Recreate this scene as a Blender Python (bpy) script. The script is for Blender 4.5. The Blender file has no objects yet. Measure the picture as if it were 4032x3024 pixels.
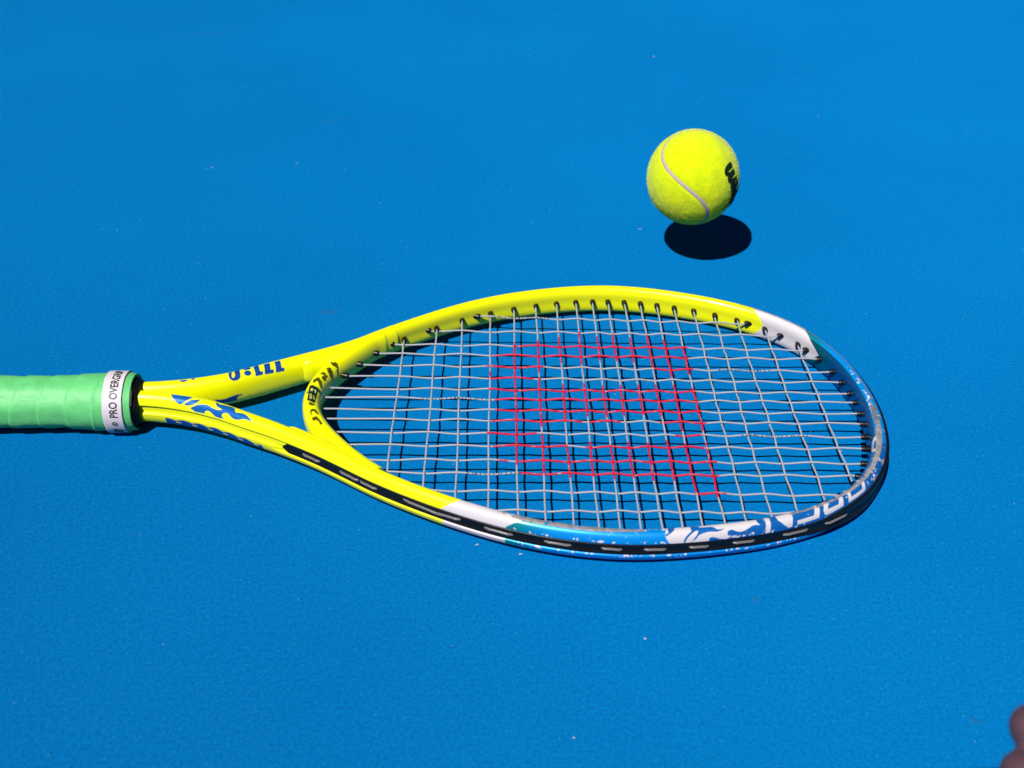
import bpy, bmesh, math, random
import numpy as np
from mathutils import Matrix, Vector

scene = bpy.context.scene
col = scene.collection
rng = np.random.default_rng(7)
random.seed(7)

# ------------------------------------------------------------------ camera
cam_d = bpy.data.cameras.new("camera")
cam = bpy.data.objects.new("camera", cam_d); col.objects.link(cam)
CR = Matrix(((0.9999167944, -0.0092398581, 0.0090016239),
             (0.0017497380, -0.5942144034, -0.8043047813),
             (0.0127805566, 0.8042536092, -0.5941487941)))      # world -> right, down, forward
cm = Matrix.Identity(4)
for i in range(3):
    cm[i][0] = CR[0][i]; cm[i][1] = -CR[1][i]; cm[i][2] = -CR[2][i]
cm[0][3], cm[1][3], cm[2][3] = 0.0, 0.0, 0.42056938
cam.matrix_world = cm
cam_d.sensor_width = 36.0
cam_d.lens = 36.0 * 4300.0 / 4032.0
cam_d.clip_start = 0.01
cam_d.clip_end = 200.0
cam_d.dof.use_dof = True
cam_d.dof.focus_distance = 0.655
cam_d.dof.aperture_fstop = 13.0
scene.camera = cam

# ------------------------------------------------------------------ daylight
SUN_AZ, SUN_EL = math.radians(236.99), math.radians(56.43)      # azimuth counter-clockwise from +X
world = bpy.data.worlds.new("World"); scene.world = world
world.use_nodes = True
wn = world.node_tree
bg = wn.nodes["Background"]
sky = wn.nodes.new("ShaderNodeTexSky")
sky.sky_type = 'NISHITA'; sky.sun_disc = False
sky.sun_elevation = SUN_EL
sky.sun_rotation = math.pi / 2 - SUN_AZ
sky.altitude = 2500.0
sky.air_density = 0.3; sky.dust_density = 0.1; sky.ozone_density = 1.0
bg.inputs["Strength"].default_value = 0.05
wn.links.new(sky.outputs["Color"], bg.inputs["Color"])
sun_d = bpy.data.lights.new("sun", 'SUN'); sun_d.energy = 5.0; sun_d.angle = math.radians(0.5)
sun_d.color = (1.0, 0.965, 0.91)
sun = bpy.data.objects.new("sun", sun_d); col.objects.link(sun)
sd = Vector((math.cos(SUN_EL) * math.cos(SUN_AZ), math.cos(SUN_EL) * math.sin(SUN_AZ), math.sin(SUN_EL)))
sun.rotation_euler = sd.to_track_quat('Z', 'Y').to_euler()
sun.location = sd * 3

vs = scene.view_settings
vs.view_transform = 'Standard'; vs.look = 'None'; vs.gamma = 1.0; vs.use_curve_mapping = False
vs.exposure = 0.0

# ------------------------------------------------------------------ helpers
def tag(o, label=None, cat=None, group=None, kind=None):
    for k, v in (("label", label), ("category", cat), ("group", group), ("kind", kind)):
        if v: o[k] = v
    return o

def lin(r, g, b):
    f = lambda c: (c / 255 / 12.92) if c <= 10.3 else ((c / 255 + 0.055) / 1.055) ** 2.4
    return (f(r), f(g), f(b))

class Mat:
    """small wrapper around a node material with one Principled BSDF"""
    def __init__(s, name, base=(.5, .5, .5), rough=.5, metal=0.0, spec=.5, coat=0.0, coat_rough=.1):
        s.m = bpy.data.materials.new(name); s.m.use_nodes = True
        s.t = s.m.node_tree; s.n = s.t.nodes; s.p = s.n["Principled BSDF"]
        s.set("Base Color", (*base, 1)); s.set("Roughness", rough); s.set("Metallic", metal)
        s.set("Specular IOR Level", spec); s.set("Coat Weight", coat); s.set("Coat Roughness", coat_rough)
    def set(s, k, v): s.p.inputs[k].default_value = v
    def node(s, t, **kw):
        n = s.n.new(t)
        for k, v in kw.items(): setattr(n, k, v)
        return n
    def link(s, a, b): s.t.links.new(a, b)
    def coords(s, kind="Object"): return s.node("ShaderNodeTexCoord").outputs[kind]
    def noise(s, co, scale, detail=3, rough=.5):
        n = s.node("ShaderNodeTexNoise"); n.inputs["Scale"].default_value = scale
        n.inputs["Detail"].default_value = detail; n.inputs["Roughness"].default_value = rough
        s.link(co, n.inputs["Vector"]); return n.outputs["Fac"]
    def ramp(s, fac, stops):
        r = s.node("ShaderNodeValToRGB"); e = r.color_ramp.elements
        while len(e) < len(stops): e.new(.5)
        for el, (p, c) in zip(e, stops): el.position = p; el.color = (*c, 1) if len(c) == 3 else c
        s.link(fac, r.inputs["Fac"]); return r.outputs["Color"]
    def bump(s, h, strength, dist):
        b = s.node("ShaderNodeBump"); b.inputs["Strength"].default_value = strength
        b.inputs["Distance"].default_value = dist
        s.link(h, b.inputs["Height"]); s.link(b.outputs["Normal"], s.p.inputs["Normal"]); return b
    def attr(s, name): return s.node("ShaderNodeAttribute", attribute_name=name)

def grid_mesh(name, V, close_v=True, caps=False, flip=False):
    """V: (n, m, 3) array in millimetres -> quad mesh in metres; rows open, columns closed"""
    n, m = V.shape[:2]
    co = (V.reshape(-1, 3) * 0.001).astype(np.float32)
    mm = m if close_v else m - 1
    i = np.arange(n - 1)[:, None]; j = np.arange(mm)[None, :]
    a = i * m + j; b = i * m + (j + 1) % m; c = (i + 1) * m + (j + 1) % m; d = (i + 1) * m + j
    q = np.stack([a, d, c, b] if flip else [a, b, c, d], -1).reshape(-1, 4)
    faces = q.reshape(-1); starts = np.arange(len(q)) * 4; tot = np.full(len(q), 4)
    if caps and close_v:
        c0 = np.arange(m)[::-1] if not flip else np.arange(m)
        c1 = (n - 1) * m + (np.arange(m) if not flip else np.arange(m)[::-1])
        starts = np.r_[starts, len(faces), len(faces) + m]; tot = np.r_[tot, m, m]
        faces = np.r_[faces, c0, c1]
    me = bpy.data.meshes.new(name)
    me.vertices.add(len(co)); me.vertices.foreach_set("co", co.ravel())
    me.loops.add(len(faces)); me.loops.foreach_set("vertex_index", faces.astype(np.int32))
    me.polygons.add(len(starts))
    me.polygons.foreach_set("loop_start", starts.astype(np.int32))
    me.polygons.foreach_set("loop_total", tot.astype(np.int32))
    me.polygons.foreach_set("use_smooth", np.ones(len(starts), bool))
    me.update(calc_edges=True); me.validate()
    return me

def raw_mesh(name, verts, faces, smooth=True, scale=0.001):
    me = bpy.data.meshes.new(name)
    me.from_pydata([tuple(c * scale for c in v) for v in verts], [], [tuple(f) for f in faces])
    if smooth: me.polygons.foreach_set("use_smooth", np.ones(len(me.polygons), bool))
    me.update(); return me

def put(name, me, mat, parent=None, mats=None):
    o = bpy.data.objects.new(name, me); col.objects.link(o)
    if mat: me.materials.append(mat.m)
    if parent: o.parent = parent
    return o

def paint(me, name, colr):
    a = me.color_attributes.new(name, 'FLOAT_COLOR', 'POINT')
    c = np.ones((len(me.vertices), 4), np.float32)
    if colr.ndim == 1: c[:, :3] = colr[:, None]
    else: c[:, :3] = colr
    a.data.foreach_set("color", c.ravel())

def inside(px, py, poly):
    r = np.zeros(px.shape, bool); n = len(poly)
    for i in range(n):
        x1, y1 = poly[i]; x2, y2 = poly[(i + 1) % n]
        c = (y1 > py) != (y2 > py)
        if y1 != y2:
            r ^= c & (px < (x2 - x1) * (py - y1) / (y2 - y1) + x1)
    return r

def vnoise(P, scale, seed=0):
    """value noise in [0,1] on (..., 3) points"""
    Q = np.asarray(P, float) / scale + 137.3; I = np.floor(Q).astype(np.int64); F = Q - I; F = F * F * (3 - 2 * F)
    def h(a, b, c):
        x = (a * 374761393 + b * 668265263 + c * 2147483647 + seed * 974711) & 0xFFFFFFFF
        x = ((x ^ (x >> 13)) * 1274126177) & 0xFFFFFFFF
        return ((x ^ (x >> 16)) & 0xFFFF) / 65535.0
    out = 0
    for dx in (0, 1):
        for dy in (0, 1):
            for dz in (0, 1):
                w = (F[..., 0] if dx else 1 - F[..., 0]) * (F[..., 1] if dy else 1 - F[..., 1]) * (F[..., 2] if dz else 1 - F[..., 2])
                out = out + w * h(I[..., 0] + dx, I[..., 1] + dy, I[..., 2] + dz)
    return out

def sstep(x, a, b):
    t = np.clip((x - a) / (b - a), 0, 1); return t * t * (3 - 2 * t)

def resample(P, step, smooth=10):
    P = np.array(P, float); P = np.vstack([2 * P[0] - P[1], P, 2 * P[-1] - P[-2]]); Q = []
    for i in range(1, len(P) - 2):
        p0, p1, p2, p3 = P[i - 1:i + 3]; T = np.linspace(0, 1, 40, endpoint=False)[:, None]
        a0, a1, a2 = [np.linalg.norm(b - a) ** .5 for a, b in ((p0, p1), (p1, p2), (p2, p3))]
        t0 = 0; t1 = a0; t2 = t1 + a1; t3 = t2 + a2; T = t1 + T * (t2 - t1)
        A1 = (t1 - T) / (t1 - t0) * p0 + (T - t0) / (t1 - t0) * p1
        A2 = (t2 - T) / (t2 - t1) * p1 + (T - t1) / (t2 - t1) * p2
        A3 = (t3 - T) / (t3 - t2) * p2 + (T - t2) / (t3 - t2) * p3
        B1 = (t2 - T) / (t2 - t0) * A1 + (T - t0) / (t2 - t0) * A2
        B2 = (t3 - T) / (t3 - t1) * A2 + (T - t1) / (t3 - t1) * A3
        Q.append((t2 - T) / (t2 - t1) * B1 + (T - t1) / (t2 - t1) * B2)
    Q = np.vstack(Q + [P[-2:-1]])
    Ls = np.r_[0, np.cumsum(np.linalg.norm(np.diff(Q, axis=0), axis=1))]
    s = np.arange(0, Ls[-1], step); R = np.stack([np.interp(s, Ls, Q[:, k]) for k in range(Q.shape[1])], 1)
    if smooth:
        k = np.hanning(2 * smooth + 1); k /= k.sum(); n = smooth
        Rp = np.vstack([2 * R[0] - R[n:0:-1], R, 2 * R[-1] - R[-2:-n - 2:-1]])
        R = np.stack([np.convolve(Rp[:, j], k, 'valid') for j in range(R.shape[1])], 1)
    return s, R

def tangents(R):
    T = np.gradient(R, axis=0); T /= np.linalg.norm(T, axis=1)[:, None]; return T

def tube(P, r, n=8, caps=True, name="tube"):
    """round tube through 3D points P (mm); r scalar or per-point"""
    P = np.array(P, float); T = tangents(P); r = np.broadcast_to(np.asarray(r, float), (len(P),))
    up = np.array([0, 0, 1.0]); A = np.cross(T, up); A /= np.linalg.norm(A, axis=1)[:, None] + 1e-9; B = np.cross(A, T)
    t = np.arange(n) * 2 * np.pi / n
    V = P[:, None] + r[:, None, None] * (A[:, None] * np.cos(t)[None, :, None] + B[:, None] * np.sin(t)[None, :, None])
    return grid_mesh(name, V, caps=caps, flip=True)

def text_mesh(body, size, shear=0.0, offset=0.0, seg=0.8):
    """flat text as (verts, faces), triangles with edges below seg (same unit as size)"""
    c = bpy.data.curves.new("lettering", 'FONT'); c.body = body; c.size = size; c.shear = shear; c.offset = offset
    c.resolution_u = 6; c.fill_mode = 'FRONT'
    o = bpy.data.objects.new("lettering_source", c); col.objects.link(o)
    dg = bpy.context.evaluated_depsgraph_get(); me = bpy.data.meshes.new_from_object(o.evaluated_get(dg))
    bm = bmesh.new(); bm.from_mesh(me); bmesh.ops.remove_doubles(bm, verts=bm.verts, dist=1e-5)
    bmesh.ops.triangulate(bm, faces=bm.faces)
    for _ in range(6):
        e = [e for e in bm.edges if e.calc_length() > seg]
        if not e: break
        bmesh.ops.subdivide_edges(bm, edges=e, cuts=1); bmesh.ops.triangulate(bm, faces=bm.faces)
    bm.verts.index_update()
    V = np.array([v.co[:] for v in bm.verts]); F = [[v.index for v in f.verts] for f in bm.faces]
    bm.free(); bpy.data.objects.remove(o); bpy.data.curves.remove(c); bpy.data.meshes.remove(me)
    return V, F

# ------------------------------------------------------------------ measured shapes (mm, in the plane of the strings)
RAIL = [[-300,-7],[-283,-6.3],[-265,-6.6],[-243,-10.6],[-222,-17.9],[-203,-27],[-186,-35.2],[-162,-49],[-146,-59.5],[-123.6,-74.3],[-98.2,-88.4],[-74.9,-99.4],[-52.7,-108.0],[-30.6,-114.2],[-8.3,-118.0],[14.6,-119.3],[38.3,-117.8],[63.3,-114.3],[90.8,-108.3],[119.7,-96.9],[145.1,-77.1],[161.8,-49.5],[168.7,-17.7],[168.0,14.7],[160.2,45.9],[144.2,73.5],[120.6,94.2],[93.6,107.7],[67.1,116.2],[41.8,121.5],[17.3,123.3],[-6.4,121.4],[-29.2,116.9],[-51.5,110.5],[-73.7,101.5],[-95.9,89.4],[-134,64],[-147,54],[-164,43.4],[-183,33],[-200,24],[-213,17.2],[-226,11.5],[-249,5.2],[-272,2.2],[-300,1.8]]
MAINS = [[[-72.1,97.2],[113.6,93.4]],[[-104.9,79.4],[133.2,78.9]],[[-128.1,63.0],[146.9,62.5]],[[-137.0,51.9],[153.4,52.0]],[[-146.3,39.3],[158.5,38.3]],[[-153.7,26.7],[161.6,26.7]],[[-160.7,14.3],[163.9,15.1]],[[-163.7,4.6],[165.1,6.0]],[[-164.1,-6.8],[165.0,-5.1]],[[-161.0,-16.4],[164.1,-15.3]],[[-152.2,-28.8],[161.5,-27.6]],[[-144.8,-40.4],[158.8,-38.7]],[[-134.6,-53.1],[154.6,-52.0]],[[-117.0,-64.4],[148.3,-63.1]],[[-92.8,-78.8],[129.1,-79.4]],[[-54.7,-94.2],[101.8,-94.0]]]
CROSS = [[[-119.4,68.7],[-120.0,-62.5]],[[-98.4,81.6],[-98.8,-74.6]],[[-81.8,93.2],[-80.7,-83.2]],[[-62.5,100.8],[-62.8,-90.7]],[[-46.7,107.9],[-46.4,-95.4]],[[-31.2,112.8],[-31.5,-100.6]],[[-16.8,116.5],[-16.7,-103.9]],[[-3.2,118.2],[-3.4,-106.4]],[[8.6,118.5],[8.3,-106.6]],[[19.5,118.2],[19.0,-106.9]],[[30.7,117.8],[30.6,-107.2]],[[42.1,116.8],[41.8,-105.9]],[[53.2,115.1],[52.6,-104.8]],[[64.9,112.2],[64.9,-102.6]],[[78.2,109.3],[77.1,-100.4]],[[92.0,103.5],[91.2,-96.9]],[[106.3,98.1],[106.5,-91.9]],[[123.4,86.9],[123.9,-79.9]],[[141.8,68.9],[143.2,-68.0]]]
DEC = {"A":[[47.7,91.4],[52.5,92.8],[56.9,94.4],[61.9,95.7],[60.1,78.7],[58.1,61.8],[56.0,45.9],[54.5,46.1],[51.9,56.0],[49.7,70.4]],"B":[[57.9,45.1],[59.3,61.3],[61.5,75.5],[67.0,92.6],[66.1,70.6],[64.2,56.1],[61.3,47.4]],"C":[[62.1,37.5],[67.7,63.4],[71.7,70.5],[74.3,69.6],[77.2,63.1],[79.3,60.3],[81.7,63.4],[83.7,69.5],[80.0,75.4],[78.0,85.5],[76.8,95.0],[77.1,102.9],[79.6,95.2],[88.1,104.9],[90.8,93.8],[91.4,85.9],[93.0,78.5],[95.4,85.3],[97.8,87.3],[100.5,82.2],[103.2,72.4],[105.3,57.5],[102.2,61.8],[99.2,58.7],[96.4,48.6],[93.9,44.1],[92.2,45.4],[90.3,50.8],[88.7,58.1],[87.0,58.7],[85.2,54.5],[84.4,44.3],[84.7,37.0],[86.5,30.9],[82.8,28.0],[80.1,28.9],[78.1,34.9],[76.4,41.7],[74.7,44.9],[73.1,42.2],[72.4,35.2],[72.3,28.5],[65.6,27.2]],"E":[[45.6,-20.9],[47.7,-20.1],[49.6,-26.9],[51.1,-19.7],[54.6,-16.7],[55.7,-23.5],[57.2,-22.8],[59.0,-17.9],[61.0,-15.4],[63.2,-16.1],[65.5,-21.0],[67.8,-20.6],[69.0,-15.7],[71.1,-11.7],[72.9,-14.0],[74.8,-19.3],[76.5,-16.1],[78.7,-13.9],[80.8,-17.0],[82.8,-19.2],[84.5,-16.3],[86.4,-14.2],[89.0,-20.2],[91.4,-22.3],[93.9,-18.7],[96.2,-14.5],[98.2,-17.1],[100.4,-18.7],[102.4,-16.6],[104.7,-16.9],[108.1,-19.0]],"g1":[[1021.8,83.9],[1018.0,85.2],[1018.9,132.0],[1017.1,134.2],[1017.6,148.9],[1022.9,146.7]],"g2":[[1028.5,81.8],[1024.7,83.5],[1025.7,126.3],[1023.8,129.0],[1024.5,144.9],[1030.0,141.1]],"g3":[[1035.2,83.3],[1031.3,49.5],[1032.3,120.6],[1030.6,123.0],[1031.2,139.9],[1035.6,137.7]],"dot":[[1037.6,117.7],[1038.0,123.2],[1038.8,126.6],[1039.7,127.3],[1040.7,125.3],[1041.4,120.8],[1041.9,114.5],[1041.9,107.1],[1041.4,100.1],[1040.6,95.1],[1039.6,94.1],[1038.7,97.0],[1038.0,103.2],[1037.6,110.6]],"o":[[1050.5,76.1],[1051.2,104.5],[1050.8,122.1],[1049.4,133.1],[1047.1,135.8],[1045.2,129.9],[1044.3,120.1],[1043.1,50.9],[1046.7,74.4]],"oh":[[1047.3,104.2],[1047.7,112.2],[1048.1,117.6],[1048.6,120.0],[1049.0,119.2],[1049.2,115.2],[1049.3,108.4],[1049.2,99.5],[1048.8,90.3],[1048.3,81.6],[1047.7,73.7],[1047.3,77.4],[1047.1,86.4],[1047.2,94.6]],"top1":[[1040.6,53.5],[1037.1,73.1],[1036.7,88.7],[1037.6,92.4],[1041.2,88.8]],"top2":[[1080.0,82.0],[1079.3,94.0],[1077.2,99.3],[1075.6,92.6],[1074.6,85.9]],"top3":[[1073.5,85.1],[1071.5,94.3],[1069.8,43.4],[1066.9,47.3],[1063.5,42.4],[1060.1,61.9],[1064.5,69.4],[1069.5,62.0]],"low":[[1061.5,188.8],[1058.3,193.9],[1055.3,194.2],[1052.0,189.3],[1048.6,186.4],[1046.3,187.8],[1044.7,194.2],[1047.4,193.1],[1048.9,202.8],[1048.3,213.9],[1054.0,216.7],[1059.6,210.4]],"fl_left":[[357.3,129.4],[355.3,86.2],[355.1,70.8],[355.8,50.0],[358.6,24.7]],"fl":[[356.9,130.9],[362.3,133.9],[374.0,141.5],[380.7,94.0],[392.9,93.5],[394.4,93.6],[403.2,94.6],[405.5,86.1],[406.5,67.9],[403.7,72.9],[401.9,69.6],[399.7,58.2],[397.6,50.5],[395.6,47.9],[393.7,51.0],[392.1,57.8],[390.8,63.7],[389.5,62.1],[388.4,55.8],[388.2,46.4],[388.8,38.0],[390.6,35.5],[389.4,28.8],[387.1,25.2],[385.1,27.7],[383.5,30.9],[381.7,36.1],[380.0,39.2],[378.8,37.1],[378.2,30.1],[379.1,15.0],[370.7,14.1],[365.9,15.2],[358.1,21.4],[355.9,42.5],[355.2,56.4],[355.2,68.5]],"arc1":[[360.3,102.4],[362.3,135.6],[360.1,87.0],[358.3,71.8],[355.9,57.5],[355.3,56.3],[355.2,65.3],[357.0,74.2],[359.1,89.3]],"arc2":[[373.9,95.4],[373.7,79.7],[371.8,77.9],[369.3,63.2],[367.0,45.0],[365.4,22.8],[364.9,13.4],[365.1,38.3],[366.7,56.1],[369.2,76.5],[371.4,89.2],[372.9,94.3]],"tong":[[372.7,78.8],[373.9,94.5],[376.4,93.3],[380.6,92.3],[381.7,86.3],[382.7,75.8],[384.6,71.9],[387.0,76.1],[385.1,64.8],[382.4,61.3],[379.9,64.4],[377.6,64.3],[375.3,60.1],[373.0,53.2],[371.4,37.2],[369.4,28.1],[368.8,14.3],[368.1,15.3],[370.1,36.7],[371.8,52.8],[372.5,67.0]],"N1":[[409.9,79.2],[412.7,77.6],[411.8,27.8],[409.1,25.6]],"N2":[[416.9,76.9],[426.3,95.4],[425.9,84.4],[424.5,30.8],[422.2,31.4],[419.5,49.6]],"S":[[439.8,87.2],[443.0,86.9],[441.0,37.6],[427.6,34.7],[427.8,52.4],[438.1,55.8]],"O":[[446.2,89.2],[449.3,89.3],[447.3,61.7],[455.0,60.5],[457.1,85.9],[460.0,85.6],[458.0,42.2],[446.1,36.3],[444.6,42.8],[444.4,62.5]],"U":[[464.3,89.6],[466.3,83.8],[465.3,61.8],[475.0,60.2],[477.6,88.7],[479.9,85.0],[477.6,51.8],[476.7,44.1],[462.7,42.8],[462.1,47.1]],"V":[[488.5,70.9],[490.1,68.3],[490.9,58.0],[487.9,47.4]],"R":[[525.3,115.4],[525.4,131.9],[522.9,146.0],[519.0,150.5],[513.4,144.7],[510.4,128.6],[510.9,106.3],[518.4,112.0]],"Rh":[[521.3,115.7],[521.2,126.1],[517.8,132.4],[513.8,130.4],[512.9,111.6]],"b_yw_n":[[244.7,101.8],[242.6,74.9],[236.6,30.3],[235.5,-16.0],[237.1,-25.6]],"b_wb_n":[[281.3,80.0],[278.8,63.8],[273.1,31.6],[269.8,-14.4],[272.6,-21.9]],"b_yw_f":[[679.7,90.0],[674.3,131.6],[669.5,164.3],[671.1,187.9],[676.1,225.0]],"b_wb_f":[[640.7,86.6],[630.2,138.0],[621.3,169.8],[631.4,223.8]],"strip":[[126.7,14.0],[511.9,46.4]],"loops":[[[141.1,3.6],[153.9,2.9]],[[168.5,5.0],[182.3,3.4]],[[183.4,0.9],[194.8,6.1]],[[211.7,3.6],[238.6,6.8]],[[229.8,-1.1],[247.3,3.1]],[[260.6,6.9],[276.7,7.4]],[[293.3,7.2],[307.6,5.5]],[[323.0,5.2],[333.6,1.6]],[[344.8,3.9],[356.3,-1.3]],[[368.6,1.2],[379.0,-3.8]],[[392.2,0.4],[404.2,-2.0]],[[420.5,4.2],[435.6,1.8]],[[446.1,4.6],[461.8,-2.2]]],"fair_f":[[1006.0,147.2],[948.5,141.3]],"fair_n":[[124.6,125.6],[179.0,125.6]],"wear":[[266.4,100.8],[278.0,91.2],[299.7,98.7],[326.7,137.8]]}
MH = {3: [(-47.3, 67.7)], 4: [(-61.2, 66.6)], 5: [(-65.1, -28.0), (42.2, 68.0)], 6: [(-63.7, -35.0)], 7: [(-63.6, 66.4)], 8: [(-59.7, 66.5)], 9: [(-59.3, 66.8)], 10: [(-61.4, -6.7), (-3.6, 16.5), (39.6, 68.1)], 11: [(-64.3, -34.3), (47.2, 63.2)], 12: [(-60.5, -16.8), (-6.7, 63.5)], 13: [(-58.1, -51.9), (-46.6, 68.6)], 14: [(-45.8, -23.4), (-22.1, 68.2)], 15: [(51.9, 69.5)]}
CV = {4: [(26.1, 33.3)], 5: [(-57.6, 64.9)], 6: [(32.3, 69.6), (-22.5, 27.3), (-65.3, -26.8)], 7: [(42.8, 73.6), (-14.9, 20.5), (-67.4, -37.7)], 8: [(41.9, 78.8), (-12.6, 21.9), (-67.2, -35.9)], 9: [(46.8, 75.4), (-12.4, 20.0), (-68.5, -37.8)], 10: [(45.9, 76.9), (-11.2, 20.7), (-67.8, -35.5)], 11: [(45.0, 74.1), (-9.9, 21.0), (-69.6, -35.3)], 12: [(39.6, 76.3), (-10.7, 21.8), (-69.8, -33.5)], 13: [(29.7, 72.2), (-25.5, 21.5), (-79.8, -35.5)], 14: [(32.2, 64.7), (-24.2, 19.0), (-82.2, -35.8)]}
BR = {'m1': [(-162.4, 29.8), (-161.4, 29.8), (-161.3, 27.5), (-160.0, 29.2), (-157.9, 28.7), (-157.1, 25.9), (-157.3, 23.3), (-158.3, 23.5), (-158.2, 25.3), (-160.5, 25.2), (-161.9, 26.9)], 'm2': [(-164.4, 22.3), (-162.3, 24.0), (-160.0, 21.2), (-159.7, 18.7), (-161.5, 17.3), (-163.1, 19.5)], 'm3': [(-167.8, 16.0), (-165.4, 19.1), (-162.5, 16.1), (-163.2, 15.0), (-163.4, 12.7), (-164.7, 11.3), (-166.3, 13.2), (-164.9, 15.5), (-166.3, 16.0)], 'm4': [(-170.8, 8.2), (-170.5, 10.9), (-168.2, 13.2), (-165.2, 9.9), (-164.6, 5.6), (-165.5, 4.7), (-166.8, 7.1), (-168.0, 9.3), (-169.7, 7.1)], 'em': [(-172.3, 4.8), (-171.0, 5.1), (-164.8, 2.3), (-164.9, 0.4), (-166.6, 0.1), (-166.5, -13.2), (-171.5, -10.1)], 'w1': [(-170.9, 1.6), (-169.5, 1.4), (-169.4, -1.2), (-170.8, -0.8)], 'w2': [(-168.5, 0.9), (-167.3, 0.3), (-167.3, -2.3), (-168.3, -1.8)], 'w3': [(-170.8, -3.8), (-169.9, -3.2), (-169.1, -6.9), (-169.1, -9.0), (-170.6, -8.5)], 'w4': [(-168.4, -4.8), (-167.6, -5.8), (-167.2, -9.8), (-168.1, -9.0)], 'wing': [(-174.0, -3.6), (-172.3, -0.0), (-171.8, -2.4)], 'foot': [(-170.4, -11.4), (-166.5, -13.7), (-166.4, -15.8), (-169.9, -14.8)], 'm5': [(-168.5, -20.4), (-167.5, -18.4), (-165.2, -18.8), (-162.8, -22.9), (-163.3, -23.9), (-165.5, -21.4), (-167.1, -20.9), (-166.7, -24.5), (-167.8, -23.0)], 'm6': [(-166.6, -26.3), (-163.6, -25.9), (-159.8, -31.4), (-159.7, -33.6), (-160.6, -33.6), (-162.1, -30.4), (-163.5, -29.2), (-165.7, -29.0)]}
BRIDGE = [(-126,70),(-136,62),(-146,50),(-156.2,36),(-164.6,22),(-169,9),(-170.2,-3),(-168,-16),(-162,-29),(-153,-42),(-142,-55),(-131,-66),(-124,-72)]

# ------------------------------------------------------------------ materials
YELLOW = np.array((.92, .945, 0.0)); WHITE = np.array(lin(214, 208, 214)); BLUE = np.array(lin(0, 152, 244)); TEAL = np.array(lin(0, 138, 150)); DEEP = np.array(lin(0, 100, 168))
DECALBLUE = np.array(lin(16, 104, 188)); SILVER = np.array(lin(186, 180, 180)); INKBLUE = np.array(lin(10, 70, 160))

# court: acrylic paint with fine sand
M_court = Mat("court_acrylic", rough=.8, spec=.03)
M_court.set("Diffuse Roughness", 1.0)
co = M_court.coords("Object")
n1 = M_court.noise(co, 560, 5, .62); n2 = M_court.noise(co, 3.2, 4, .55); n3 = M_court.noise(co, 260, 2, .5)
base = M_court.ramp(n2, [(.30, (0.0002, .131, .385)), (.70, (0.0004, .152, .425))])
mx = M_court.node("ShaderNodeMix", data_type='RGBA', blend_type='MULTIPLY'); mx.inputs["Factor"].default_value = 1.0
M_court.link(base, mx.inputs["A"])
M_court.link(M_court.ramp(n1, [(.36, (.74, .84, .87)), (.50, (1, 1, 1)), (.64, (1.7, 1.15, 1.10))]), mx.inputs["B"])
M_court.link(mx.outputs["Result"], M_court.p.inputs["Base Color"])
gl = M_court.node("ShaderNodeMix", data_type='RGBA'); M_court.link(mx.outputs["Result"], gl.inputs["A"]); gl.inputs["B"].default_value = (.10, .30, .52, 1)
M_court.link(M_court.ramp(M_court.noise(co, 700, 3, .55), [(.665, (0, 0, 0)), (.74, (.45, .45, .45))]), gl.inputs["Factor"])  # pale glints of the sand grains painted into the base colour
last = gl.outputs["Result"]
for (x, y, sx, sy, ang, k) in ((-.121, .655, .011, .004, .3, .75), (-.0952, .4857, .010, .012, 0, .42), (.028, .635, .05, .006, .25, .35), (-.16, .994, .02, .004, .5, .35),
                               (.1323, .3837, .0025, .002, .6, .8), (-.33, 1.24, .05, .005, .35, .3), (.22, .31, .004, .003, 0, .5)):
    mp = M_court.node("ShaderNodeMapping", vector_type='TEXTURE'); mp.inputs["Location"].default_value = (x, y, 0)
    mp.inputs["Rotation"].default_value = (0, 0, ang); mp.inputs["Scale"].default_value = (sx, sy, 1); M_court.link(co, mp.inputs["Vector"])
    ln = M_court.node("ShaderNodeVectorMath", operation='LENGTH'); M_court.link(mp.outputs["Vector"], ln.inputs[0])
    f = M_court.node("ShaderNodeMapRange"); M_court.link(ln.outputs["Value"], f.inputs["Value"])
    f.inputs["From Min"].default_value = .2; f.inputs["From Max"].default_value = 1.0; f.inputs["To Min"].default_value = k; f.inputs["To Max"].default_value = 0
    r_ = M_court.node("ShaderNodeMapRange"); M_court.link(M_court.noise(co, 420, 4, .7), r_.inputs["Value"]); r_.inputs["From Min"].default_value = .42; r_.inputs["From Max"].default_value = .62
    m_ = M_court.node("ShaderNodeMath", operation='MULTIPLY'); M_court.link(f.outputs["Result"], m_.inputs[0]); M_court.link(r_.outputs["Result"], m_.inputs[1])
    mm = M_court.node("ShaderNodeMix", data_type='RGBA'); M_court.link(m_.outputs[0], mm.inputs["Factor"]); M_court.link(last, mm.inputs["A"])
    mm.inputs["B"].default_value = (.030, .070, .12, 1); last = mm.outputs["Result"]
M_court.link(last, M_court.p.inputs["Base Color"])
ad = M_court.node("ShaderNodeMath", operation='ADD'); M_court.link(n1, ad.inputs[0]); M_court.link(n3, ad.inputs[1])
M_court.bump(ad.outputs[0], .65, .0010)

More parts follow.
